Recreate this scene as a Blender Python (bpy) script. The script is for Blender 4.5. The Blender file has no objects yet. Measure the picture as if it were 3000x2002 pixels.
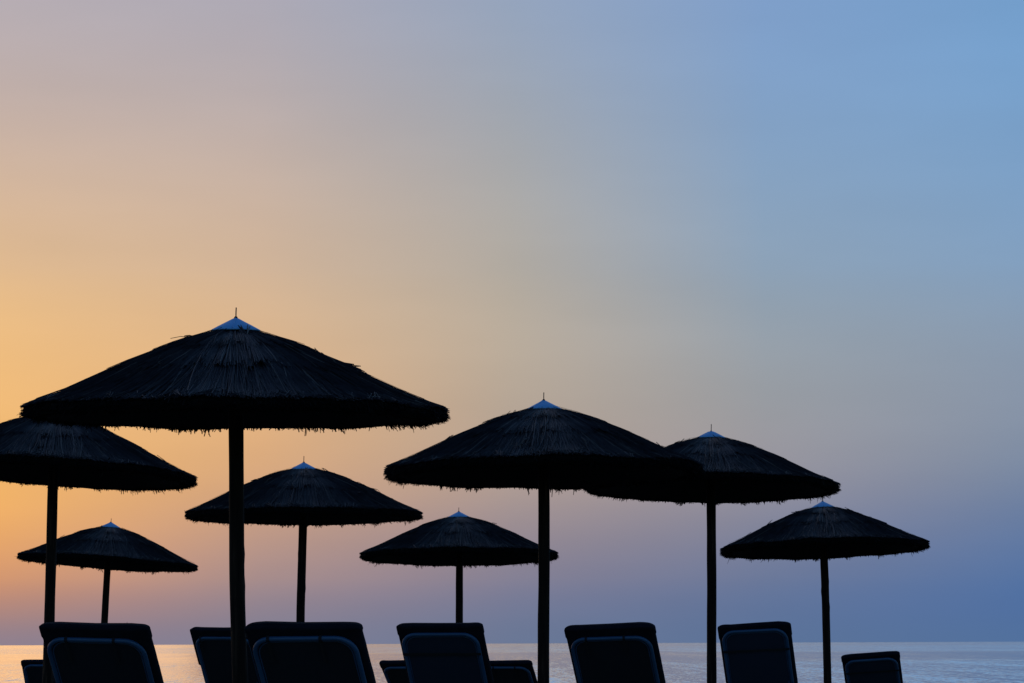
import bpy, math, random
import numpy as np
from mathutils import Matrix, Vector, Euler, noise as mnoise

random.seed(11)
R_ = math.radians
scene = bpy.context.scene
COL = scene.collection

# ------------------------------------------------------------------ camera
W_PX, H_PX, F_PX = 3000.0, 2002.0, 8690.0
CAM_H = 0.80
PITCH = math.atan(884.5 / F_PX)
ROLL = R_(-0.21)
cam_data = bpy.data.cameras.new("camera")
cam = bpy.data.objects.new("camera", cam_data)
COL.objects.link(cam)
cam_rot = Matrix.Rotation(math.pi / 2 + PITCH, 4, 'X') @ Matrix.Rotation(ROLL, 4, 'Z')
cam.matrix_world = Matrix.Translation((0, 0, CAM_H)) @ cam_rot
cam_data.sensor_width = 36.0
cam_data.lens = 36.0 * F_PX / W_PX
cam_data.clip_start = 0.1
cam_data.clip_end = 120000.0
scene.camera = cam
scene.render.resolution_x, scene.render.resolution_y = 1024, 683


def at(px, py, dist):
    """world point seen at photo pixel (px, py) on the vertical plane y = dist"""
    d = cam_rot.to_3x3() @ Vector(((px - W_PX / 2) / F_PX, -(py - H_PX / 2) / F_PX, -1.0))
    return Vector((0, 0, CAM_H)) + d * (dist / d.y)


def smooth(a, b, x):
    t = min(1.0, max(0.0, (x - a) / (b - a)))
    return t * t * (3 - 2 * t)


def ground(x, y):
    z = -0.24 * smooth(31.0, 36.5, y) - 0.10 * smooth(37, 43, y) - 1.6 * smooth(43, 70, y)
    return z + 0.012 * mnoise.noise(Vector((x * .5, y * .5, 3.0)))


SEA_Z = -0.85

# ------------------------------------------------------------------ helpers


def prop(o, label=None, cat=None, group=None, kind=None):
    if label: o['label'] = label
    if cat: o['category'] = cat
    if group: o['group'] = group
    if kind: o['kind'] = kind
    return o


def link_mesh(name, verts, faces, mat, parent=None, flat=False):
    me = bpy.data.meshes.new(name)
    me.from_pydata([tuple(v) for v in verts], [], faces)
    me.update()
    if not flat:
        me.polygons.foreach_set('use_smooth', [True] * len(me.polygons))
    if mat: me.materials.append(mat)
    o = bpy.data.objects.new(name, me)
    COL.objects.link(o)
    if parent: o.parent = parent
    return o


def link_quads(name, V, Fq, mats, mat_idx=None, parent=None, flat=None):
    """fast mesh from numpy arrays: V (n,3), Fq (m,4)"""
    me = bpy.data.meshes.new(name)
    n, m = len(V), len(Fq)
    me.vertices.add(n)
    me.vertices.foreach_set('co', V.astype(np.float32).ravel())
    me.loops.add(m * 4)
    me.loops.foreach_set('vertex_index', Fq.astype(np.int32).ravel())
    me.polygons.add(m)
    me.polygons.foreach_set('loop_start', np.arange(0, m * 4, 4, dtype=np.int32))
    try:
        me.polygons.foreach_set('loop_total', np.full(m, 4, dtype=np.int32))
    except Exception:
        pass
    for mt in mats: me.materials.append(mt)
    if mat_idx is not None:
        me.polygons.foreach_set('material_index', mat_idx.astype(np.int32))
    if flat is not None:
        me.polygons.foreach_set('use_smooth', ~flat)
    me.update(calc_edges=True)
    me.validate()
    o = bpy.data.objects.new(name, me)
    COL.objects.link(o)
    if parent: o.parent = parent
    return o


def tube_mesh(path, rad, sides=10, closed_ends=True):
    """sweep a circle along a list of Vectors; rad number or list"""
    V, Fc = [], []
    n = len(path)
    up = None
    for i, p in enumerate(path):
        t = (path[min(i + 1, n - 1)] - path[max(i - 1, 0)]).normalized()
        if up is None:
            up = Vector((0, 0, 1)) if abs(t.z) < .9 else Vector((0, 1, 0))
        a = t.cross(up).normalized()
        b = a.cross(t).normalized()
        up = b
        r = rad[i] if isinstance(rad, (list, tuple)) else rad
        for k in range(sides):
            an = 2 * math.pi * k / sides
            V.append(p + a * (r * math.cos(an)) + b * (r * math.sin(an)))
    for i in range(n - 1):
        for k in range(sides):
            k2 = (k + 1) % sides
            Fc.append((i * sides + k, i * sides + k2, (i + 1) * sides + k2, (i + 1) * sides + k))
    if closed_ends:
        Fc.append(tuple(range(sides - 1, -1, -1)))
        Fc.append(tuple((n - 1) * sides + k for k in range(sides)))
    return V, Fc


def join(*parts):
    V, Fc = [], []
    for v, f in parts:
        o = len(V)
        V += list(v)
        Fc += [tuple(i + o for i in q) for q in f]
    return V, Fc


# ------------------------------------------------------------------ materials


def new_mat(name):
    m = bpy.data.materials.new(name)
    m.use_nodes = True
    nt = m.node_tree
    return m, nt, nt.nodes['Principled BSDF']


def N(nt, typ, **kw):
    n = nt.nodes.new(typ)
    for k, v in kw.items(): setattr(n, k, v)
    return n


def ramp(nt, stops, interp='LINEAR'):
    n = N(nt, 'ShaderNodeValToRGB')
    cr = n.color_ramp
    cr.interpolation = interp
    while len(cr.elements) < len(stops): cr.elements.new(0.5)
    for e, (p, c) in zip(cr.elements, stops):
        e.position = p
        e.color = (c[0], c[1], c[2], 1)
    return n


def math_n(nt, op, a, b=None, clamp=False):
    n = N(nt, 'ShaderNodeMath', operation=op, use_clamp=clamp)
    for i, v in enumerate((a, b)):
        if v is None: continue
        if isinstance(v, (int, float)): n.inputs[i].default_value = v
        else: nt.links.new(v, n.inputs[i])
    return n.outputs[0]


def reed_material(name, dark, mid, light, rough):
    m, nt, b = new_mat(name)
    geo = N(nt, 'ShaderNodeNewGeometry')
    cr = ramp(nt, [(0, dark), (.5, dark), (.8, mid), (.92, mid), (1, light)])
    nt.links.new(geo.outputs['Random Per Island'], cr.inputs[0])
    tc = N(nt, 'ShaderNodeTexCoord')
    nz = N(nt, 'ShaderNodeTexNoise')
    nz.inputs['Scale'].default_value = 4.5
    nz.inputs['Detail'].default_value = 4
    nt.links.new(tc.outputs['Object'], nz.inputs['Vector'])
    r2 = ramp(nt, [(.3, (.45, .45, .45)), (.7, (1.25, 1.2, 1.15))])
    nt.links.new(nz.outputs['Fac'], r2.inputs[0])
    mx = N(nt, 'ShaderNodeMix', data_type='RGBA', blend_type='MULTIPLY')
    mx.inputs[0].default_value = 1
    nt.links.new(cr.outputs[0], mx.inputs[6])
    nt.links.new(r2.outputs[0], mx.inputs[7])
    nt.links.new(mx.outputs[2], b.inputs['Base Color'])
    b.inputs['Roughness'].default_value = rough
    b.inputs['Specular IOR Level'].default_value = .16
    return m


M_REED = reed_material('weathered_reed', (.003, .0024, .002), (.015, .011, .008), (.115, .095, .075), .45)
M_TIP = reed_material('pale_reed_tips', (.008, .007, .006), (.035, .029, .024), (.15, .13, .11), .5)  # paler reeds for the short course along the rim
M_CUT = reed_material('shaded_cut_ends', (.002, .0017, .0014), (.005, .004, .003), (.012, .010, .008), .9)  # shade under the rim put into the colour: near-black copy of the reeds
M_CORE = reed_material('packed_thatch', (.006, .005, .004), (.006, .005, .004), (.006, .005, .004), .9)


def wood_material():
    m, nt, b = new_mat('weathered_log')
    tc = N(nt, 'ShaderNodeTexCoord')
    mp = N(nt, 'ShaderNodeMapping')
    mp.inputs['Scale'].default_value = (22, 22, 1.6)
    nt.links.new(tc.outputs['Object'], mp.inputs[0])
    nz = N(nt, 'ShaderNodeTexNoise')
    nz.inputs['Scale'].default_value = 1.6
    nz.inputs['Detail'].default_value = 6
    nt.links.new(mp.outputs[0], nz.inputs['Vector'])
    cr = ramp(nt, [(.3, (.005, .003, .002)), (.55, (.018, .010, .006)), (.72, (.065, .036, .020))])
    nt.links.new(nz.outputs['Fac'], cr.inputs[0])
    nt.links.new(cr.outputs[0], b.inputs['Base Color'])
    b.inputs['Specular IOR Level'].default_value = .12
    b.inputs['Roughness'].default_value = .75
    bp = N(nt, 'ShaderNodeBump')
    bp.inputs['Strength'].default_value = .6
    bp.inputs['Distance'].default_value = .006
    nt.links.new(nz.outputs['Fac'], bp.inputs['Height'])
    nt.links.new(bp.outputs[0], b.inputs['Normal'])
    return m


def noisy_material(name, c1, c2, scale, rough, bump=0.0, metal=0.0, dist=.002):
    m, nt, b = new_mat(name)
    tc = N(nt, 'ShaderNodeTexCoord')
    nz = N(nt, 'ShaderNodeTexNoise')
    nz.inputs['Scale'].default_value = scale
    nz.inputs['Detail'].default_value = 5
    nt.links.new(tc.outputs['Object'], nz.inputs['Vector'])
    cr = ramp(nt, [(.3, c1), (.7, c2)])
    nt.links.new(nz.outputs['Fac'], cr.inputs[0])
    nt.links.new(cr.outputs[0], b.inputs['Base Color'])
    b.inputs['Roughness'].default_value = rough
    b.inputs['Metallic'].default_value = metal
    if bump:
        bp = N(nt, 'ShaderNodeBump')
        bp.inputs['Strength'].default_value = bump
        bp.inputs['Distance'].default_value = dist
        nt.links.new(nz.outputs['Fac'], bp.inputs['Height'])
        nt.links.new(bp.outputs[0], b.inputs['Normal'])
    return m


M_WOOD = wood_material()
M_CAP = noisy_material('blue_painted_metal', (.13, .40, .68), (.20, .48, .76), 9, .45, .15)
M_SPIKE = noisy_material('rusty_iron', (.010, .008, .007), (.03, .02, .015), 60, .7)
M_MATT = noisy_material('dark_navy_canvas', (.006, .007, .012), (.011, .013, .020), 14, .95, .3)
M_MATT.node_tree.nodes['Principled BSDF'].inputs['Specular IOR Level'].default_value = .1
M_TUBE = noisy_material('blue_plastic_tube', (.014, .062, .128), (.022, .085, .165), 6, .4)
M_SLING = noisy_material('navy_mesh_fabric', (.004, .011, .025), (.007, .015, .034), 180, .9, .3)
M_SLING_DARK = noisy_material('black_mesh_fabric', (.002, .003, .007), (.004, .006, .012), 180, .9, .3)
M_STRAP = noisy_material('black_webbing', (.004, .004, .005), (.008, .008, .010), 200, .9)


def sand_material():
    m, nt, b = new_mat('beach_sand')
    tc = N(nt, 'ShaderNodeTexCoord')
    n1 = N(nt, 'ShaderNodeTexNoise'); n1.inputs['Scale'].default_value = .8; n1.inputs['Detail'].default_value = 8
    n2 = N(nt, 'ShaderNodeTexNoise'); n2.inputs['Scale'].default_value = 90; n2.inputs['Detail'].default_value = 4
    for n in (n1, n2): nt.links.new(tc.outputs['Object'], n.inputs['Vector'])
    cr = ramp(nt, [(.3, (.16, .12, .085)), (.7, (.27, .21, .15))])
    nt.links.new(n1.outputs['Fac'], cr.inputs[0])
    nt.links.new(cr.outputs[0], b.inputs['Base Color'])
    b.inputs['Roughness'].default_value = .95
    add = math_n(nt, 'ADD', math_n(nt, 'MULTIPLY', n1.outputs['Fac'], 3.0), n2.outputs['Fac'])
    bp = N(nt, 'ShaderNodeBump'); bp.inputs['Strength'].default_value = .7; bp.inputs['Distance'].default_value = .03
    nt.links.new(add, bp.inputs['Height'])
    nt.links.new(bp.outputs[0], b.inputs['Normal'])
    return m


def sea_material():
    m, nt, b = new_mat('sea_water')
    b.inputs['Base Color'].default_value = (.012, .022, .034, 1)
    b.inputs['Roughness'].default_value = .12
    b.inputs['IOR'].default_value = 1.333
    tc = N(nt, 'ShaderNodeTexCoord')
    P = tc.outputs['Object']

    def nz(scale, detail, sx, sy, rough=.5):
        mp = N(nt, 'ShaderNodeMapping')
        mp.inputs['Scale'].default_value = (sx, sy, 1)
        nt.links.new(P, mp.inputs[0])
        n = N(nt, 'ShaderNodeTexNoise')
        n.inputs['Scale'].default_value = scale
        n.inputs['Detail'].default_value = detail
        n.inputs['Roughness'].default_value = rough
        nt.links.new(mp.outputs[0], n.inputs['Vector'])
        return n.outputs['Fac']
    def slope(scale, detail, sx, sy):
        mp = N(nt, 'ShaderNodeMapping')
        mp.inputs['Scale'].default_value = (sx, sy, 1)
        nt.links.new(P, mp.inputs[0])
        n = N(nt, 'ShaderNodeTexNoise')
        n.inputs['Scale'].default_value = scale
        n.inputs['Detail'].default_value = detail
        nt.links.new(mp.outputs[0], n.inputs['Vector'])
        v = N(nt, 'ShaderNodeVectorMath', operation='SUBTRACT')
        nt.links.new(n.outputs['Color'], v.inputs[0])
        v.inputs[1].default_value = (.5, .5, .5)
        return v.outputs[0]

    def vm(op, a, b):
        n = N(nt, 'ShaderNodeVectorMath', operation=op)
        for i, q in enumerate((a, b)):
            if isinstance(q, tuple): n.inputs[i].default_value = q
            else: nt.links.new(q, n.inputs[i])
        return n.outputs[0]
    # wave slopes: small ripples, wind chop and longer swell, crests lying along the shore
    rip = vm('MULTIPLY', slope(1.0, 2, 6.5, .70), (.30, .74, 0))
    chop = vm('MULTIPLY', slope(1.0, 3, 1.7, .06), (.13, .38, 0))
    far = vm('MULTIPLY', slope(1.0, 3, .22, .006), (.08, .30, 0))
    sl = vm('ADD', vm('ADD', rip, chop), far)
    # calm slick lying along the shore some 300 to 500 m out, breezier water on both sides of it
    sep = N(nt, 'ShaderNodeSeparateXYZ')
    nt.links.new(P, sep.inputs[0])
    warp = math_n(nt, 'MULTIPLY', math_n(nt, 'SUBTRACT', nz(1.0, 4, .004, .012), .5), 190)
    yy = math_n(nt, 'DIVIDE', math_n(nt, 'ADD', sep.outputs[1], warp), 3000)
    g = lambda v: (v, v, v)
    calm = ramp(nt, [(.0, g(1)), (.085, g(.95)), (.105, g(.22)), (.165, g(.22)), (.195, g(1.0)), (.40, g(1.1)), (.62, g(.4)), (1, g(.6))])
    nt.links.new(yy, calm.inputs[0])
    sl = vm('MULTIPLY', sl, calm.outputs[0])
    nrm = vm('NORMALIZE', vm('ADD', sl, (0, 0, 1.0)), (0, 0, 0))
    nt.links.new(nrm, b.inputs['Normal'])
    gl = N(nt, 'ShaderNodeBsdfGlossy')
    gl.inputs['Roughness'].default_value = .10
    gl.inputs['Color'].default_value = (.98, .98, .98, 1)
    nt.links.new(nrm, gl.inputs['Normal'])
    mx = N(nt, 'ShaderNodeMixShader')
    mx.inputs[0].default_value = .85
    nt.links.new(b.outputs[0], mx.inputs[1])
    nt.links.new(gl.outputs[0], mx.inputs[2])
    nt.links.new(mx.outputs[0], nt.nodes['Material Output'].inputs['Surface'])
    return m


# ------------------------------------------------------------------ setting
def build_ground():
    xs = [-6000, -800, -120, -40] + [-20 + i for i in range(41)] + [40, 120, 800, 6000]
    ys = [-6000, -500, -60, -10] + [i * 1.0 for i in range(0, 82)]
    V = [(x, y, ground(x, y)) for y in ys for x in xs]
    nx = len(xs)
    Fc = [(j * nx + i, j * nx + i + 1, (j + 1) * nx + i + 1, (j + 1) * nx + i) for j in range(len(ys) - 1) for i in range(nx - 1)]
    o = link_mesh('beach', V, Fc, sand_material())
    prop(o, 'sandy beach sloping gently down to the sea', 'beach', kind='structure')
    x = 60000
    s = link_mesh('sea', [(-x, 50, SEA_Z), (x, 50, SEA_Z), (x, 60000, SEA_Z), (-x, 60000, SEA_Z)], [(0, 1, 2, 3)], sea_material())
    prop(s, 'calm rippled sea under the sunset sky', 'sea', kind='structure')


build_ground()

# ------------------------------------------------------------------ thatched parasols
PR = 1.25                                    # canopy radius in metres
PROF_R = np.array([0, .11, .22, .30, .45, .53, .70, .85, .95, 1.0, 1.1])
PROF_D = np.array([.030, .073, .101, .130, .194, .227, .308, .380, .419, .437, .475])


def drop(r):
    return np.interp(r, PROF_R, PROF_D)


def reeds(rng, n, r0, r1, jit0, jit1, lift0, lift1, width, segs, skew=.02, under=0.0, curl=0.0, tipdrop=0.0):
    """n reeds lying down the cone from radius r0 to r1 (fractions of PR); returns verts, quads"""
    th = (np.arange(n) + rng.random(n)) / n * 2 * np.pi
    a0 = r0 + jit0 * rng.standard_normal(n)
    a1 = r1 + jit1 * rng.standard_normal(n)
    # bunches of reeds share some of their lift so that the surface is uneven
    lump = sum(np.sin(th * k + rng.random() * 6.3) for k in (5, 9, 14, 23, 37)) * .0022
    l0 = lift0 + lump + .004 * rng.standard_normal(n)
    l1 = lift1 + lump + .003 * rng.standard_normal(n)
    dth = skew * rng.standard_normal(n)
    # reeds lean together in clumps
    dth = dth + skew * 1.6 * sum(np.sin(th * k + rng.random() * 6.3) for k in (7, 17, 29, 53)) * .5
    a1 = a1 + jit1 * .8 * sum(np.sin(th * k + rng.random() * 6.3) for k in (11, 23, 41)) * (.4 if r1 > .9 else 1)
    a1 = np.maximum(np.minimum(a1, r1 + 2 * jit1 if r1 > .9 else .965), a0 + .02)
    w = width * (.6 + .8 * rng.random(n))
    cu = curl * rng.standard_normal(n)
    td = tipdrop * rng.random(n)
    rows = []
    for k in range(segs + 1):
        t = k / segs
        a = a0 + (a1 - a0) * t
        ang = th + dth * (t - .3) + cu * math.sin(t * 3.1) * .02
        r = a * PR
        z = -drop(a) * PR - under + l0 + (l1 - l0) * t + cu * .004 * math.sin(t * 3.1) - td * t * t
        ww = w * (1 - .35 * t) * np.clip(a * 2.2, .45, 1)
        tx, ty = -np.sin(ang), np.cos(ang)
        cx, cy = r * np.cos(ang), r * np.sin(ang)
        for s, up in ((-.5, 0), (0, .45), (.5, 0)):
            rows.append(np.stack([cx + tx * ww * s, cy + ty * ww * s, z + ww * up], 1))
    V = np.stack(rows, 1)                    # n, (segs+1)*3, 3
    per = (segs + 1) * 3
    base = (np.arange(n) * per)[:, None, None]
    q = []
    for k in range(segs):
        for c in (0, 1):
            i = k * 3 + c
            q.append([i, i + 3, i + 4, i + 1])
    Fq = base + np.array(q)[None]
    return V.reshape(-1, 3), Fq.reshape(-1, 4)


def fringe(rng, n, length):
    """cut reed ends poking out of the lower rim"""
    th = rng.random(n) * 2 * np.pi
    L = length * (.25 + rng.random(n) ** 2.0 * 1.0)
    L = L * np.clip(1 + .55 * sum(np.sin(th * k + rng.random() * 6.3) for k in (9, 21, 34, 55)), .35, 2.2)
    big = rng.random(n) < .02
    L = np.where(big, L * 1.7, L)
    pitch = rng.normal(-.95, .38, n)         # pointing outward and down
    side = rng.normal(0, .55, n)
    v = rng.random(n)
    r = PR * (.985 - .075 * v + .008 * rng.standard_normal(n))
    z = -PR * (.444 + .036 * v) + .004 * rng.standard_normal(n)
    er, et = np.stack([np.cos(th), np.sin(th)], 1), np.stack([-np.sin(th), np.cos(th)], 1)
    p0 = np.concatenate([er * r[:, None], z[:, None]], 1)
    dirh = er * np.cos(pitch)[:, None] + et * (np.sin(side) * .6)[:, None]
    d = np.concatenate([dirh, np.sin(pitch)[:, None]], 1)
    d /= np.linalg.norm(d, axis=1)[:, None]
    w = .005 + .007 * rng.random(n)
    t3 = np.concatenate([et, np.zeros((n, 1))], 1)
    up = np.cross(t3, d)
    rows = []
    for k in (-.8, 1.0):
        c = p0 + d * (L * k)[:, None]
        ww = w * (1.0 if k < 0 else .55)
        rows += [c - t3 * (ww * .5)[:, None], c + up * (ww * .5)[:, None], c + t3 * (ww * .5)[:, None]]
    V = np.stack(rows, 1)
    base = (np.arange(n) * 6)[:, None, None]
    Fq = base + np.array([[0, 3, 4, 1], [1, 4, 5, 2], [2, 5, 3, 0]])[None]
    return V.reshape(-1, 3), Fq.reshape(-1, 4)


def strays(rng, n):
    """a few loose stalks lifting off the thatch"""
    nb = max(6, n // 4)                      # loose stalks come in small bunches
    tb, ab, lb, ub = rng.random(nb) * 2 * np.pi, .2 + .66 * rng.random(nb), np.clip(rng.normal(.15, .09, nb), .02, .38), rng.random(nb)
    pick = rng.integers(0, nb, n)
    th = tb[pick] + .02 * rng.standard_normal(n)
    a = np.clip(ab[pick] + .015 * rng.standard_normal(n), .18, .9)
    L = .05 + .09 * rng.random(n)
    lift = np.clip(lb[pick] + rng.normal(0, .03, n), .0, .35)
    up_end = (ub[pick] < .75) | (a > .65)              # loose end points up the slope
    er = np.stack([np.cos(th), np.sin(th), np.zeros(n)], 1)
    et = np.stack([-np.sin(th), np.cos(th), np.zeros(n)], 1)
    sl = (drop(a + .02) - drop(a - .02)) / .04
    dn = er - np.stack([np.zeros(n), np.zeros(n), sl], 1)
    dn /= np.linalg.norm(dn, axis=1)[:, None]
    sgn = np.where(up_end, -1.0, 1.0)
    d = dn * sgn[:, None] + np.array([0, 0, 1.0])[None] * lift[:, None] + et * (rng.normal(0, .15, n))[:, None]
    p0 = er * (a * PR)[:, None]
    p0[:, 2] = -drop(a) * PR + .012
    w = .005 + .005 * rng.random(n)
    rows = []
    for k in (0, .5, 1.0):
        c = p0 + d * (L * k)[:, None]
        c[:, 2] += .012 * math.sin(k * 3.14) * rng.standard_normal(n) * .6
        rows += [c - et * (w * .5)[:, None], c + np.array([0, 0, 1.0])[None] * (w * .7)[:, None], c + et * (w * .5)[:, None]]
    V = np.stack(rows, 1)
    base = (np.arange(n) * 9)[:, None, None]
    q = []
    for k in (0, 1):
        i = k * 3
        q += [[i, i + 3, i + 4, i + 1], [i + 1, i + 4, i + 5, i + 2], [i + 2, i + 5, i + 3, i]]
    Fq = base + np.array(q)[None]
    return V.reshape(-1, 3), Fq.reshape(-1, 4)


def core_shell():
    prof = [(.02, drop(.02))] + [(r, drop(r)) for r in (.12, .22, .3, .45, .6, .75, .88, .955)]
    prof = [(r, d + .004) for r, d in prof]
    prof += [(.972, .444), (.972, .462), (.955, .480), (.90, .467), (.7, .378), (.4, .250), (.1, .14), (.02, .12)]
    n = 72
    V = []
    for r, d in prof:
        for k in range(n):
            a = 2 * math.pi * k / n
            V.append((PR * r * math.cos(a), PR * r * math.sin(a), -PR * d))
    Fq = []
    for j in range(len(prof) - 1):
        for k in range(n):
            k2 = (k + 1) % n
            Fq.append((j * n + k, (j + 1) * n + k, (j + 1) * n + k2, j * n + k2))
    return np.array(V), np.array(Fq)


def make_thatch(seed, parent, sink=0.0):
    rng = np.random.default_rng(seed)
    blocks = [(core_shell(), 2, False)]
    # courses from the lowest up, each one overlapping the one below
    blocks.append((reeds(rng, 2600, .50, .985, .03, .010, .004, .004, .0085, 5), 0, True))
    blocks.append((reeds(rng, 1500, .56, .975, .05, .012, .012, .008, .0075, 5, curl=.5), 0, True))
    blocks.append((reeds(rng, 1700, .26, .60, .02, .020, .010, .022, .0085, 4), 0, True))
    blocks.append((reeds(rng, 900, .104, .36, .006, .022, .004, .026, .0085, 4), 0, True))
    blocks.append((reeds(rng, 420, .14, .80, .05, .14, .016, .020, .0065, 6, skew=.06, curl=1.0), 0, True))
    blocks.append((reeds(rng, 1100, .915, .992, .02, .008, .010, .012, .0065, 2, skew=.035), 1, True))
    # the blunt cut end: layers of reeds stacked through the rim's thickness
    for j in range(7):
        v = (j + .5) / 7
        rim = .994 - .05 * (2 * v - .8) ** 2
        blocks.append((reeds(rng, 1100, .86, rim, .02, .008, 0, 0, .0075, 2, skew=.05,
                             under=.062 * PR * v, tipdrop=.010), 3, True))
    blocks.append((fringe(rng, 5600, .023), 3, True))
    blocks.append((strays(rng, 110), 0, True))
    Vs, Fs, Ms, Fl = [], [], [], []
    off = 0
    for (V, Fq), mi, flat in blocks:
        Vs.append(V); Fs.append(Fq + off); off += len(V)
        Ms.append(np.full(len(Fq), mi)); Fl.append(np.full(len(Fq), flat))
    V = np.concatenate(Vs)
    # every canopy has sagged and frayed its own way
    th = np.arctan2(V[:, 1], V[:, 0])
    a = np.hypot(V[:, 0], V[:, 1]) / PR
    sag = sum(rng.normal(0, s_) * np.sin(th * k + rng.random() * 6.3) for k, s_ in ((2, .003), (3, .003), (5, .0028), (8, .0022), (13, .0018), (21, .0012)))
    rad = sum(rng.normal(0, s_) * np.sin(th * k + rng.random() * 6.3) for k, s_ in ((2, .006), (3, .006), (7, .005), (11, .004), (19, .003)))
    bulge = (sink + rng.normal(0, .003)) * np.sin(np.clip(a, 0, 1) * np.pi)
    V[:, 2] += (sag * np.clip(a - .15, 0, 1) ** 1.5 * 1.2 + bulge) * PR
    V[:, :2] *= (1 + rad * np.clip(a - .2, 0, 1))[:, None]
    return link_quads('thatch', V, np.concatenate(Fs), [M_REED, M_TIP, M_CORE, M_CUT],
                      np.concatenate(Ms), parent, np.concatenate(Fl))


def make_cap(parent, blunt, seam_deg):
    n = 40
    prof = [(.0, .0), (.018, .006), (.05, .023), (.10, .049), (.144, .073), (.146, .079), (.138, .082)]
    if blunt:
        prof = [(.0, .010), (.03, .012), (.05, .022), (.10, .048), (.144, .073), (.146, .079), (.138, .082)]
    V, Fc = [], []
    for j, (r, d) in enumerate(prof):
        for k in range(n):
            a = 2 * math.pi * k / n
            rr = max(r, .0005) * (1 + .012 * math.sin(3 * a + seam_deg))
            V.append((rr * math.cos(a), rr * math.sin(a), -d + .004))
    for j in range(len(prof) - 1):
        for k in range(n):
            k2 = (k + 1) % n
            Fc.append((j * n + k, (j + 1) * n + k, (j + 1) * n + k2, j * n + k2))
    cap = link_mesh('cap', V, Fc, M_CAP, parent)
    # folded seam where the sheet is joined
    a = R_(seam_deg)
    e, t = Vector((math.cos(a), math.sin(a), 0)), Vector((-math.sin(a), math.cos(a), 0))
    SV, SF = [], []
    pts = [(r, d) for r, d in prof[1:5]]
    for r, d in pts:
        c = e * r + Vector((0, 0, -d + .004))
        for s, up in ((-.004, -.002), (-.003, .004), (.003, .004), (.004, -.002)):
            SV.append(c + t * s + Vector((0, 0, up)))
    for j in range(len(pts) - 1):
        for k in range(3):
            SF.append((j * 4 + k, (j + 1) * 4 + k, (j + 1) * 4 + k + 1, j * 4 + k + 1))
    link_mesh('seam', SV, SF, M_CAP, cap)
    return cap


def make_spike(parent, h):
    V, Fc = join(tube_mesh([Vector((0, 0, -.05)), Vector((.0005, 0, h * .5)), Vector((.0015, 0, h))], .0036, 8),
                 tube_mesh([Vector((0, 0, -.006)), Vector((0, 0, .002)), Vector((0, 0, .010)), Vector((0, 0, .012))],
                           [.012, .012, .008, .004], 12))
    return link_mesh('spike', V, Fc, M_SPIKE, parent)


def make_pole(parent, base, top, r0, r1, seed):
    rnd = random.Random(seed)
    n, sides = 46, 20
    ph = rnd.random() * 10
    knots = [(rnd.random() * .9 + .05, rnd.random() * 6.28) for _ in range(7)]
    V = []
    d = top - base
    for i in range(n):
        t = i / (n - 1)
        c = d * t
        wob = Vector((mnoise.noise((t * 2.6, ph, 0)) * .022, mnoise.noise((t * 2.6, ph, 9)) * .016, 0)) * math.sin(math.pi * t)
        for k in range(sides):
            a = 2 * math.pi * k / sides
            r = (r0 + (r1 - r0) * t) * (1 + .05 * mnoise.noise((math.cos(a) * 1.5, math.sin(a) * 1.5, t * 9 + ph)))
            for kt, ka in knots:
                dd = ((t - kt) * d.length / .035) ** 2 + ((math.remainder(a - ka, 6.2832)) / .5) ** 2
                r += .006 * math.exp(-dd)
            V.append(c + wob + Vector((r * math.cos(a), r * math.sin(a), 0)))
    Fc = []
    for i in range(n - 1):
        for k in range(sides):
            k2 = (k + 1) % sides
            Fc.append((i * sides + k, i * sides + k2, (i + 1) * sides + k2, (i + 1) * sides + k))
    Fc.append(tuple((n - 1) * sides + k for k in range(sides)))
    return link_mesh('pole', V, Fc, M_WOOD, parent)


PARASOLS = [
    # apex px, half width px, pole top px, pole bottom px, roll deg (right side down), pitch deg (near side up), blunt cap, spike, seam, label
    dict(apex=(691, 933), hw=623, pt=(693, 1265), pb=(704, 2000), roll=0.4, pitch=-2.2, spike=.064, seam=-92, pw=45,
         label='largest thatched parasol, nearest of all, its thick pole rising beside the widest lounger'),
    dict(apex=(168, 1195), hw=421, pt=(154, 1437), pb=(143, 1820), roll=3.6, pitch=1.0, spike=.05, seam=-60, pw=31,
         label='thatched parasol cut off by the left edge, its top tucked behind the largest canopy'),
    dict(apex=(890, 1356), hw=346, pt=(888, 1540), pb=(882, 1823), roll=0.0, pitch=-.2, spike=.07, seam=-90, pw=25,
         label='mid-sized thatched parasol whose left half is crossed by the thickest pole'),
    dict(apex=(325, 1531), hw=261, pt=(314, 1672), pb=(306, 1822), roll=3.8, pitch=1.1, spike=.056, seam=-120, pw=20,
         label='smallest thatched parasol, canopy dipping to the right, with a pole crossing its left end'),
    dict(apex=(1344, 1500), hw=290, pt=(1346, 1665), pb=(1346, 1820), roll=0.0, pitch=1.7, spike=.055, seam=-80, pw=21.5,
         label='small thatched parasol whose right tip shows just past the pole in front of it'),
    dict(apex=(1593, 1174), hw=468, pt=(1592.5, 1440), pb=(1593.5, 2000), roll=-.5, pitch=.7, spike=.064, seam=-125, pw=34,
         label='large thatched parasol at the centre whose right edge overlaps a more distant canopy'),
    dict(apex=(2083.5, 1263), hw=374, pt=(2083.5, 1475), pb=(2083.5, 2000), roll=.6, pitch=1.7, spike=.075, seam=-90, blunt=True, pw=28,
         label='thatched parasol with a blunt flat-topped blue cap, its left side behind a nearer canopy'),
    dict(apex=(2410, 1470), hw=305, pt=(2413.5, 1648), pb=(2424, 2000), roll=-1.4, pitch=2.0, spike=.05, seam=-100, pw=23,
         label='rightmost thatched parasol, standing clear of the others against the blue sky'),
]


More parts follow.
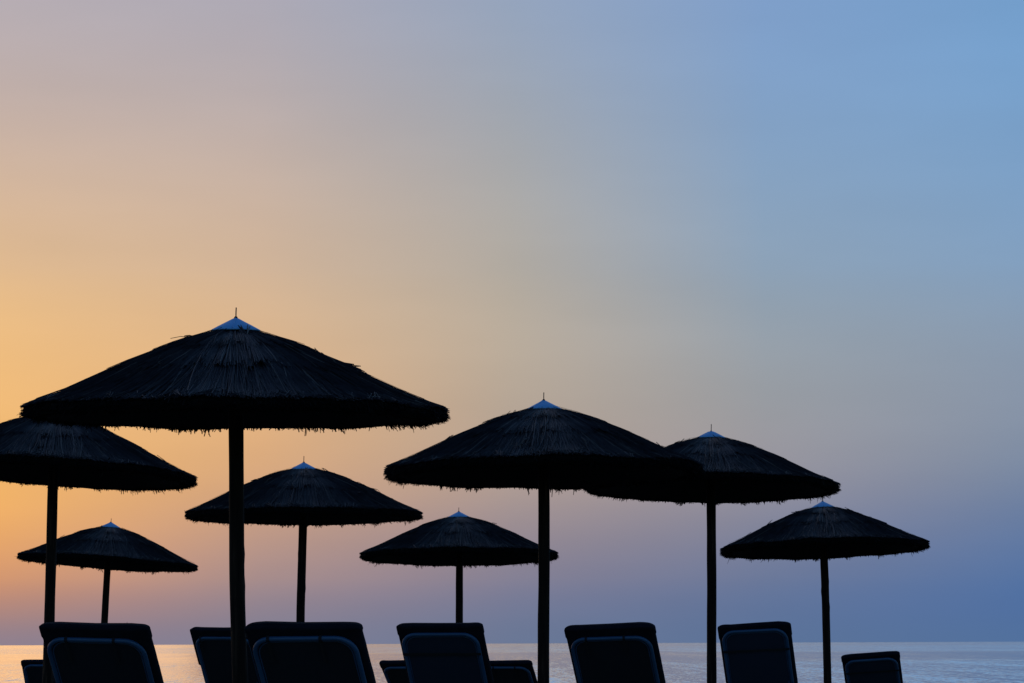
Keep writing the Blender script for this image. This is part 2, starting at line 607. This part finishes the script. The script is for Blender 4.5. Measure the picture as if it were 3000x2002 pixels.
def make_parasol(i, p):
    dist = F_PX * PR / p['hw']
    apex = at(*p['apex'], dist)
    a, b = at(*p['pt'], dist), at(*p['pb'], dist)
    d = (a - b) / (a.z - b.z)
    g = ground(b.x, dist)
    base = b + d * (g - b.z)
    top = b + d * (apex.z - .10 - b.z)
    root = bpy.data.objects.new('thatched_parasol', None)
    COL.objects.link(root)
    root.location = base
    prop(root, p['label'], 'parasol', 'thatched parasols on the beach')
    r = p['pw'] / 2 * dist / F_PX
    make_pole(root, base - Vector((0, 0, .15)), top, r * 1.03, r * .97, 100 + i).location = (0, 0, -.15)
    head = apex - base
    rot = Euler((R_(-p['pitch'] - .7), R_(p['roll']), 0)).to_matrix().to_4x4()
    th = make_thatch(31 + i * 7, root, -.010 if i == 0 else 0)
    cap = make_cap(root, p.get('blunt', False), p['seam'])
    sp = make_spike(root, p['spike'])
    for o in (th, cap, sp):
        o.matrix_local = Matrix.Translation(head) @ rot
    sp.location = head + Vector((0, 0, -.008 if p.get('blunt') else 0))


for i, p in enumerate(PARASOLS):
    make_parasol(i, p)

# ------------------------------------------------------------------ sun loungers
HINGE_Z, BACK_L, TUBE_W, TUBE_R = .29, .71, .60, .0145


def make_lounger(i, L):
    dist, yaw, roll = L['dist'], L.get('yaw', 19), L.get('roll', 0)
    tip = at(L['x'], L['y'] + TUBE_R * F_PX / dist, dist)       # centre of the frame's top bar
    gz = ground(tip.x, dist)
    rise = tip.z - gz - HINGE_Z
    phi = math.asin(min(.97, max(.4, rise / BACK_L)))
    back = Vector((0, -math.cos(phi), math.sin(phi)))           # up along the backrest
    nrm = Vector((0, math.sin(phi), math.cos(phi)))             # out of its front
    hinge = Vector((0, 0, HINGE_Z))
    rotz = Matrix.Rotation(R_(-yaw), 3, 'Z')
    off = rotz @ Vector((0, -math.cos(phi) * BACK_L, 0))
    root = bpy.data.objects.new('sun_lounger', None)
    COL.objects.link(root)
    root.matrix_world = Matrix.Translation((tip.x - off.x, tip.y - off.y, gz)) @ (rotz @ Matrix.Rotation(R_(roll), 3, 'Y')).to_4x4()
    prop(root, L['label'], 'sun lounger', 'sun loungers facing the sea')
    hw = TUBE_W / 2

    def bk(u, s, n=0.0):
        return hinge + Vector((u, 0, 0)) + back * s + nrm * n
    # backrest frame: bent tube
    rc = .108
    path = [bk(-hw, 0), bk(-hw, .2), bk(-hw, .4), bk(-hw, BACK_L - rc)]
    for k in range(1, 9):
        a = math.pi / 2 * k / 8
        path.append(bk(-hw + rc - rc * math.cos(a), BACK_L - rc + rc * math.sin(a)))
    path += [bk(-.1, BACK_L), bk(.1, BACK_L)]
    for k in range(8, 0, -1):
        a = math.pi / 2 * k / 8
        path.append(bk(hw - rc + rc * math.cos(a), BACK_L - rc + rc * math.sin(a)))
    path += [bk(hw, BACK_L - rc), bk(hw, .4), bk(hw, .2), bk(hw, 0)]
    # even out the spacing so that the sweep stays round
    V, Fc = tube_mesh(path, TUBE_R, 12)
    # inner edge tube that holds the cloth
    ins = .022
    path2 = []
    rc2 = rc - ins * .6
    path2 += [bk(-hw + ins, .02, .002), bk(-hw + ins, .4, .002), bk(-hw + ins, BACK_L - ins - rc2, .002)]
    for k in range(1, 9):
        a = math.pi / 2 * k / 8
        path2.append(bk(-hw + ins + rc2 - rc2 * math.cos(a), BACK_L - ins - rc2 + rc2 * math.sin(a), .002))
    for k in range(8, 0, -1):
        a = math.pi / 2 * k / 8
        path2.append(bk(hw - ins - rc2 + rc2 * math.cos(a), BACK_L - ins - rc2 + rc2 * math.sin(a), .002))
    path2 += [bk(hw - ins, BACK_L - ins - rc2, .002), bk(hw - ins, .4, .002), bk(hw - ins, .02, .002)]
    link_mesh('backrest_frame', V, Fc, M_TUBE, root)
    # sling: slightly sagging cloth
    nu, nv = 14, 16
    SV, SF = [], []
    for j in range(nv + 1):
        for k in range(nu + 1):
            u, v = k / nu * 2 - 1, j / nv
            s = .02 + v * (BACK_L - .03)
            lim = hw - .006
            top = max(0.0, s - (BACK_L - rc))
            if top > 0: lim = hw - rc + math.sqrt(max(0, rc * rc - top * top)) - .006
            SV.append(bk(u * lim, s, .004 - .014 * (1 - u * u) * math.sin(math.pi * v) - .004))
    for j in range(nv):
        for k in range(nu):
            q = j * (nu + 1) + k
            SF.append((q, q + 1, q + nu + 2, q + nu + 1))
    sl = link_mesh('backrest_sling', SV, SF, M_SLING if L.get('cross') else M_SLING_DARK, root)
    hem = link_mesh('hem', *tube_mesh(path2, .005, 8), M_TUBE, sl)
    # mattress: one padded sheet over seat and backrest
    rnd = random.Random(500 + i)
    seedv = rnd.random() * 50
    over, th_m, mw = L.get('over', .052), .075, .342
    pocket = L.get('pocket', .12)
    samples = []
    y_foot = 1.22
    for k in range(26):
        samples.append((Vector((0, y_foot * (1 - k / 25), HINGE_Z + .018)), Vector((0, 0, 1)), None))
    nb = 44
    for k in range(1, nb + 1):
        s = (BACK_L + over) * k / nb
        w = smooth(0, .15, s)
        nn = (Vector((0, 0, 1)) * (1 - w) + nrm * w).normalized()
        samples.append((bk(0, s) + nrm * .018, nn, BACK_L + over - s))
    m = 44
    MV, MF = [], []
    for j, (c, nn, ft) in enumerate(samples):
        e = 1.0
        dist_end = ft if ft is not None else 9
        if j < 3: e = (.55, .85, 1)[j]
        endf = 1.0
        if dist_end < .025: endf = math.sqrt(max(0.0, 1 - (1 - dist_end / .025) ** 2)) * .6 + .4
        wid = mw * (1.0 - (1 - endf) * .04)
        if dist_end < pocket: wid *= L.get('flap', 1.018)
        for k in range(m):
            a = 2 * math.pi * k / m
            ca, sa = math.cos(a), math.sin(a)
            u = math.copysign(abs(ca) ** .22, ca) * wid
            vv = math.copysign(abs(sa) ** .55, sa)
            lump = mnoise.noise((u * 4, j * .11, seedv)) * .012 + mnoise.noise((u * 9, j * .35, seedv + 7)) * .006
            tuft = sum(math.exp(-((u - q) / .018) ** 2) for q in (-.155, .165)) * .012
            t = th_m * e * endf
            h = t / 2 + vv * (t / 2 + (lump - tuft) * (1 if vv > 0 else .15))
            p = c + Vector((u, 0, 0)) + nn * h
            if dist_end < .05:                                   # the head end is not ruler straight
                wv = mnoise.noise((u * 4, seedv, 2.0)) * .020 - tuft * 1.5 - .010 * max(0, abs(u) / mw - .86) ** 2 * 51
                p += back * wv
            MV.append(p)
    ns = len(samples)
    for j in range(ns - 1):
        for k in range(m):
            k2 = (k + 1) % m
            MF.append((j * m + k, (j + 1) * m + k, (j + 1) * m + k2, j * m + k2))
    MF.append(tuple(range(m)))
    MF.append(tuple((ns - 1) * m + k for k in range(m - 1, -1, -1)))
    matt = link_mesh('mattress', MV, MF, M_MATT, root)
    if L.get('threads'):
        for (u, hgt, bend) in L['threads']:
            b0 = bk(u, BACK_L + over - .01, .05)
            if bend:
                pts = [b0 + Vector((bend * (1 - math.cos(a)), 0, hgt * math.sin(a))) for a in [math.pi * q / 8 for q in range(9)]]
            else:
                pts = [b0, b0 + Vector((.004, 0, hgt * .6)), b0 + Vector((.011, 0, hgt))]
            link_mesh('loose_thread', *tube_mesh(pts, .0011, 5), M_STRAP, matt)
    # straps round the top bar, or one seam strap right across the back
    for u in L.get('straps', ()):
        sv = []
        for k in range(13):
            a = math.pi * 2 * k / 12
            sv.append(bk(u, BACK_L, 0) + back * (.019 * math.cos(a)) + nrm * (.019 * math.sin(a)))
        V1, F1 = [], []
        for q in sv:
            V1 += [q + Vector((-.009, 0, 0)), q + Vector((.009, 0, 0))]
        for k in range(12):
            F1.append((2 * k, 2 * k + 1, 2 * k + 3, 2 * k + 2))
        lo = len(V1)
        V1 += [bk(u - .009, BACK_L - .015, -.021), bk(u + .009, BACK_L - .015, -.021), bk(u + .009, BACK_L - .16, -.021), bk(u - .009, BACK_L - .16, -.021)]
        F1.append((lo, lo + 1, lo + 2, lo + 3))
        link_mesh('strap', V1, F1, M_STRAP, root)
    if L.get('cross'):
        s = BACK_L - L['cross']
        V1, F1 = [], []
        for k in range(15):
            u = -hw - .016 + (2 * hw + .032) * k / 14
            dn = -.022 - .002 * math.sin(k * 1.3)
            V1 += [bk(u, s - .011, dn), bk(u, s + .011, dn + .001)]
        for k in range(14):
            F1.append((2 * k, 2 * k + 2, 2 * k + 3, 2 * k + 1))
        link_mesh('cross_strap', V1, F1, M_STRAP, root)
    # seat frame, its cloth, prop bar and legs
    z = HINGE_Z
    loop = [Vector((hw, -.45, z - .03)), Vector((hw, 0, z - .03)), Vector((hw, 1.1, z - .03)), Vector((hw - .03, 1.2, z - .03)), Vector((hw - .09, 1.24, z - .03)),
            Vector((0, 1.24, z - .03)), Vector((-hw + .09, 1.24, z - .03)), Vector((-hw + .03, 1.2, z - .03)), Vector((-hw, 1.1, z - .03)), Vector((-hw, 0, z - .03)), Vector((-hw, -.45, z - .03))]
    link_mesh('seat_frame', *tube_mesh(loop, .016, 10), M_TUBE, root)
    SV = [(x, y, z + .004 - .012 * (1 - (x / hw) ** 2)) for y in (0.02, .4, .8, 1.2) for x in (-.28, -.14, 0, .14, .28)]
    SF = [(j * 5 + k, j * 5 + k + 1, j * 5 + k + 6, j * 5 + k + 5) for j in range(3) for k in range(4)]
    link_mesh('seat_sling', SV, SF, M_SLING, root)
    s = .16
    for u in (-hw + .03, hw - .03):
        link_mesh('prop_bar', *tube_mesh([bk(u, s, -.02), Vector((u, -.40, z - .03))], .009, 8), M_TUBE, root)
    for sx in (-1, 1):
        for y in (-.38, 1.0):
            top = Vector((sx * hw, y, z - .03))
            foot = Vector((sx * (hw + .01), y - .05 if y < 0 else y + .05, -.03))
            link_mesh('leg', *tube_mesh([top, (top + foot) / 2, foot], .016, 10), M_TUBE, root)


LOUNGERS = [
    dict(x=263, y=1869, dist=17.7, roll=1.6, over=.078, straps=(-.17, .13), pocket=.10, yaw=13, threads=((-.17, .012, .012), (0.05, .008, .010), (.20, .028, 0)),
         label='wide sun lounger at the far left front, its top edge sagging towards the right'),
    dict(x=649, y=1866, dist=30.5, roll=.6, straps=(-.24,), pocket=.46, flap=1.05, over=.09, yaw=16,
         label='sun lounger mostly hidden behind the thickest pole, only its left side showing'),
    dict(x=888, y=1864, dist=16.8, roll=-.4, straps=(-.20, .11), pocket=.05, over=.06, yaw=14,
         label='biggest sun lounger, directly right of the thickest pole, two straps over its top bar'),
    dict(x=1285, y=1854, dist=22.9, roll=0, cross=.17, pocket=.10, over=.068, yaw=16,
         label='sun lounger in front of two lower ones, dark strap straight across its back'),
    dict(x=1192, y=1953, dist=36.0, roll=-.6, pocket=.10, yaw=17,
         label='low distant sun lounger peeking out left of the strapped one standing before it'),
    dict(x=1475, y=1953, dist=36.0, roll=.3, straps=(-.13, .14), pocket=.08, yaw=15,
         label='low distant sun lounger just left of the central pole, two straps on its top bar'),
    dict(x=1795, y=1865, dist=22.3, roll=-1.6, straps=(-.18, .11), pocket=.10, over=.085, yaw=14, threads=((.13, .022, 0),),
         label='sun lounger between the two tall right-hand poles, standing alone with a broad black head end'),
    dict(x=2221, y=1844, dist=28.0, roll=-2.6, cross=.20, pocket=.14, yaw=13,
         label='sun lounger between the two rightmost poles, tilted up to its right'),
    dict(x=2564, y=1930, dist=35.3, roll=-3.8, cross=.18, pocket=.10, yaw=10,
         label='small low sun lounger right of the last pole, rightmost of all'),
    dict(x=132, y=1947, dist=40.5, roll=.4, pocket=.10, yaw=4,
         label='low distant sun lounger peeking out left of the far left front one'),
]
for i, L in enumerate(LOUNGERS):
    make_lounger(i, L)

# ------------------------------------------------------------------ light and sky
SUN_AZ, SUN_EL = R_(-11.0), R_(2.6)
sun_data = bpy.data.lights.new('sun', 'SUN')
sun_data.energy = .010
sun_data.angle = R_(10)
sun_data.color = (1.0, .62, .30)
sun = bpy.data.objects.new('sun', sun_data)
COL.objects.link(sun)
to_sun = Vector((math.sin(SUN_AZ) * math.cos(SUN_EL), math.cos(SUN_AZ) * math.cos(SUN_EL), math.sin(SUN_EL)))
sun.rotation_euler = to_sun.to_track_quat('Z', 'Y').to_euler()

world = bpy.data.worlds.new("World")
scene.world = world
world.use_nodes = True
nt = world.node_tree
nt.nodes.clear()
out = N(nt, 'ShaderNodeOutputWorld')
bg = N(nt, 'ShaderNodeBackground')
nt.links.new(bg.outputs[0], out.inputs[0])
tc = N(nt, 'ShaderNodeTexCoord')
sep = N(nt, 'ShaderNodeSeparateXYZ')
nt.links.new(tc.outputs['Generated'], sep.inputs[0])
X, Y, Z = sep.outputs


def lin(c):
    return tuple(((v / 255) / 12.92 if v / 255 <= .04045 else ((v / 255 + .055) / 1.055) ** 2.4) for v in c)


# evening sky: colour by elevation (degrees above the horizon) at five compass bearings
ELS = [0.0, .55, 1.25, 2.5, 3.5, 4.6, 5.9, 7.2, 9.8, 12.4]
SKY = {
    -9.8: [(140, 128, 145), (165, 132, 130), (213, 148, 110), (245, 178, 98), (243, 183, 106), (239, 185, 117), (236, 187, 126), (226, 186, 140), (200, 178, 166), (176, 170, 180)],
    -4.9: [(126, 126, 148), (136, 128, 145), (165, 139, 140), (202, 158, 130), (220, 170, 122), (224, 176, 126), (218, 180, 140), (211, 180, 149), (192, 176, 170), (169, 168, 183)],
    0.0: [(104, 118, 148), (110, 120, 150), (130, 127, 150), (163, 146, 146), (180, 160, 146), (182, 166, 150), (184, 170, 153), (179, 171, 160), (165, 169, 175), (144, 162, 190)],
    4.9: [(90, 114, 152), (92, 114, 154), (104, 120, 156), (136, 136, 154), (152, 148, 155), (152, 155, 160), (150, 160, 170), (142, 163, 184), (130, 162, 198), (126, 159, 204)],
    9.8: [(80, 112, 156), (78, 110, 160), (80, 113, 163), (108, 127, 162), (127, 141, 163), (137, 149, 168), (137, 155, 176), (130, 160, 192), (120, 160, 202), (114, 159, 206)],
}
EL_MAX = 14.0
el = math_n(nt, 'ARCSINE', Z)
eld = math_n(nt, 'MULTIPLY', el, 180 / math.pi / EL_MAX)
az = math_n(nt, 'MULTIPLY', math_n(nt, 'ARCTAN2', X, Y), 180 / math.pi)
cur = None
prev = None
for a, cols in SKY.items():
    stops = [(e / EL_MAX, lin(c)) for e, c in zip(ELS, cols)]
    rn = ramp(nt, stops, 'B_SPLINE')
    nt.links.new(eld, rn.inputs[0])
    if cur is None:
        cur = rn.outputs[0]
    else:
        mr = N(nt, 'ShaderNodeMapRange', interpolation_type='LINEAR')
        nt.links.new(az, mr.inputs['Value'])
        mr.inputs['From Min'].default_value = prev
        mr.inputs['From Max'].default_value = a
        mx = N(nt, 'ShaderNodeMix', data_type='RGBA')
        nt.links.new(mr.outputs[0], mx.inputs[0])
        nt.links.new(cur, mx.inputs[6])
        nt.links.new(rn.outputs[0], mx.inputs[7])
        cur = mx.outputs[2]
    prev = a
# the rest of the dome: physical dusk sky, deep blue away from the afterglow
sky = N(nt, 'ShaderNodeTexSky', sky_type='NISHITA')
sky.sun_disc = False
sky.sun_elevation = SUN_EL
sky.sun_rotation = SUN_AZ
tint = N(nt, 'ShaderNodeMix', data_type='RGBA', blend_type='MULTIPLY')
tint.inputs[0].default_value = 1
nt.links.new(sky.outputs[0], tint.inputs[6])
SK = .15
tint.inputs[7].default_value = (.56 * SK, 1.06 * SK, 2.25 * SK, 1)
m1 = N(nt, 'ShaderNodeMapRange', interpolation_type='SMOOTHSTEP')
nt.links.new(math_n(nt, 'ABSOLUTE', az), m1.inputs['Value'])
m1.inputs['From Min'].default_value = 25
m1.inputs['From Max'].default_value = 85
m2 = N(nt, 'ShaderNodeMapRange', interpolation_type='SMOOTHSTEP')
nt.links.new(math_n(nt, 'MULTIPLY', el, 180 / math.pi), m2.inputs['Value'])
m2.inputs['From Min'].default_value = 13
m2.inputs['From Max'].default_value = 38
fac = math_n(nt, 'MAXIMUM', m1.outputs[0], m2.outputs[0])
mxs = N(nt, 'ShaderNodeMix', data_type='RGBA')
nt.links.new(fac, mxs.inputs[0])
nt.links.new(cur, mxs.inputs[6])
nt.links.new(tint.outputs[2], mxs.inputs[7])
# a little evening haze: slightly greyer colours, and very faint uneven veils
hsv = N(nt, 'ShaderNodeHueSaturation')
hsv.inputs['Saturation'].default_value = .985
nt.links.new(mxs.outputs[2], hsv.inputs['Color'])
mpv = N(nt, 'ShaderNodeMapping')
mpv.inputs['Scale'].default_value = (5, 5, 22)
mpv.inputs['Rotation'].default_value = (0, R_(-24), 0)
nt.links.new(tc.outputs['Generated'], mpv.inputs[0])
nv = N(nt, 'ShaderNodeTexNoise')
nv.inputs['Scale'].default_value = 1.5
nv.inputs['Detail'].default_value = 4
nt.links.new(mpv.outputs[0], nv.inputs['Vector'])
mv = N(nt, 'ShaderNodeMapRange')
nt.links.new(nv.outputs['Fac'], mv.inputs['Value'])
mv.inputs['From Min'].default_value, mv.inputs['From Max'].default_value = .3, .7
mv.inputs['To Min'].default_value, mv.inputs['To Max'].default_value = .965, 1.03
nt.links.new(mv.outputs[0], hsv.inputs['Value'])
nt.links.new(hsv.outputs[0], bg.inputs['Color'])
bg.inputs['Strength'].default_value = 1.0

scene.view_settings.view_transform = 'Standard'
scene.view_settings.look = 'None'
scene.view_settings.exposure = 0
scene.view_settings.gamma = 1
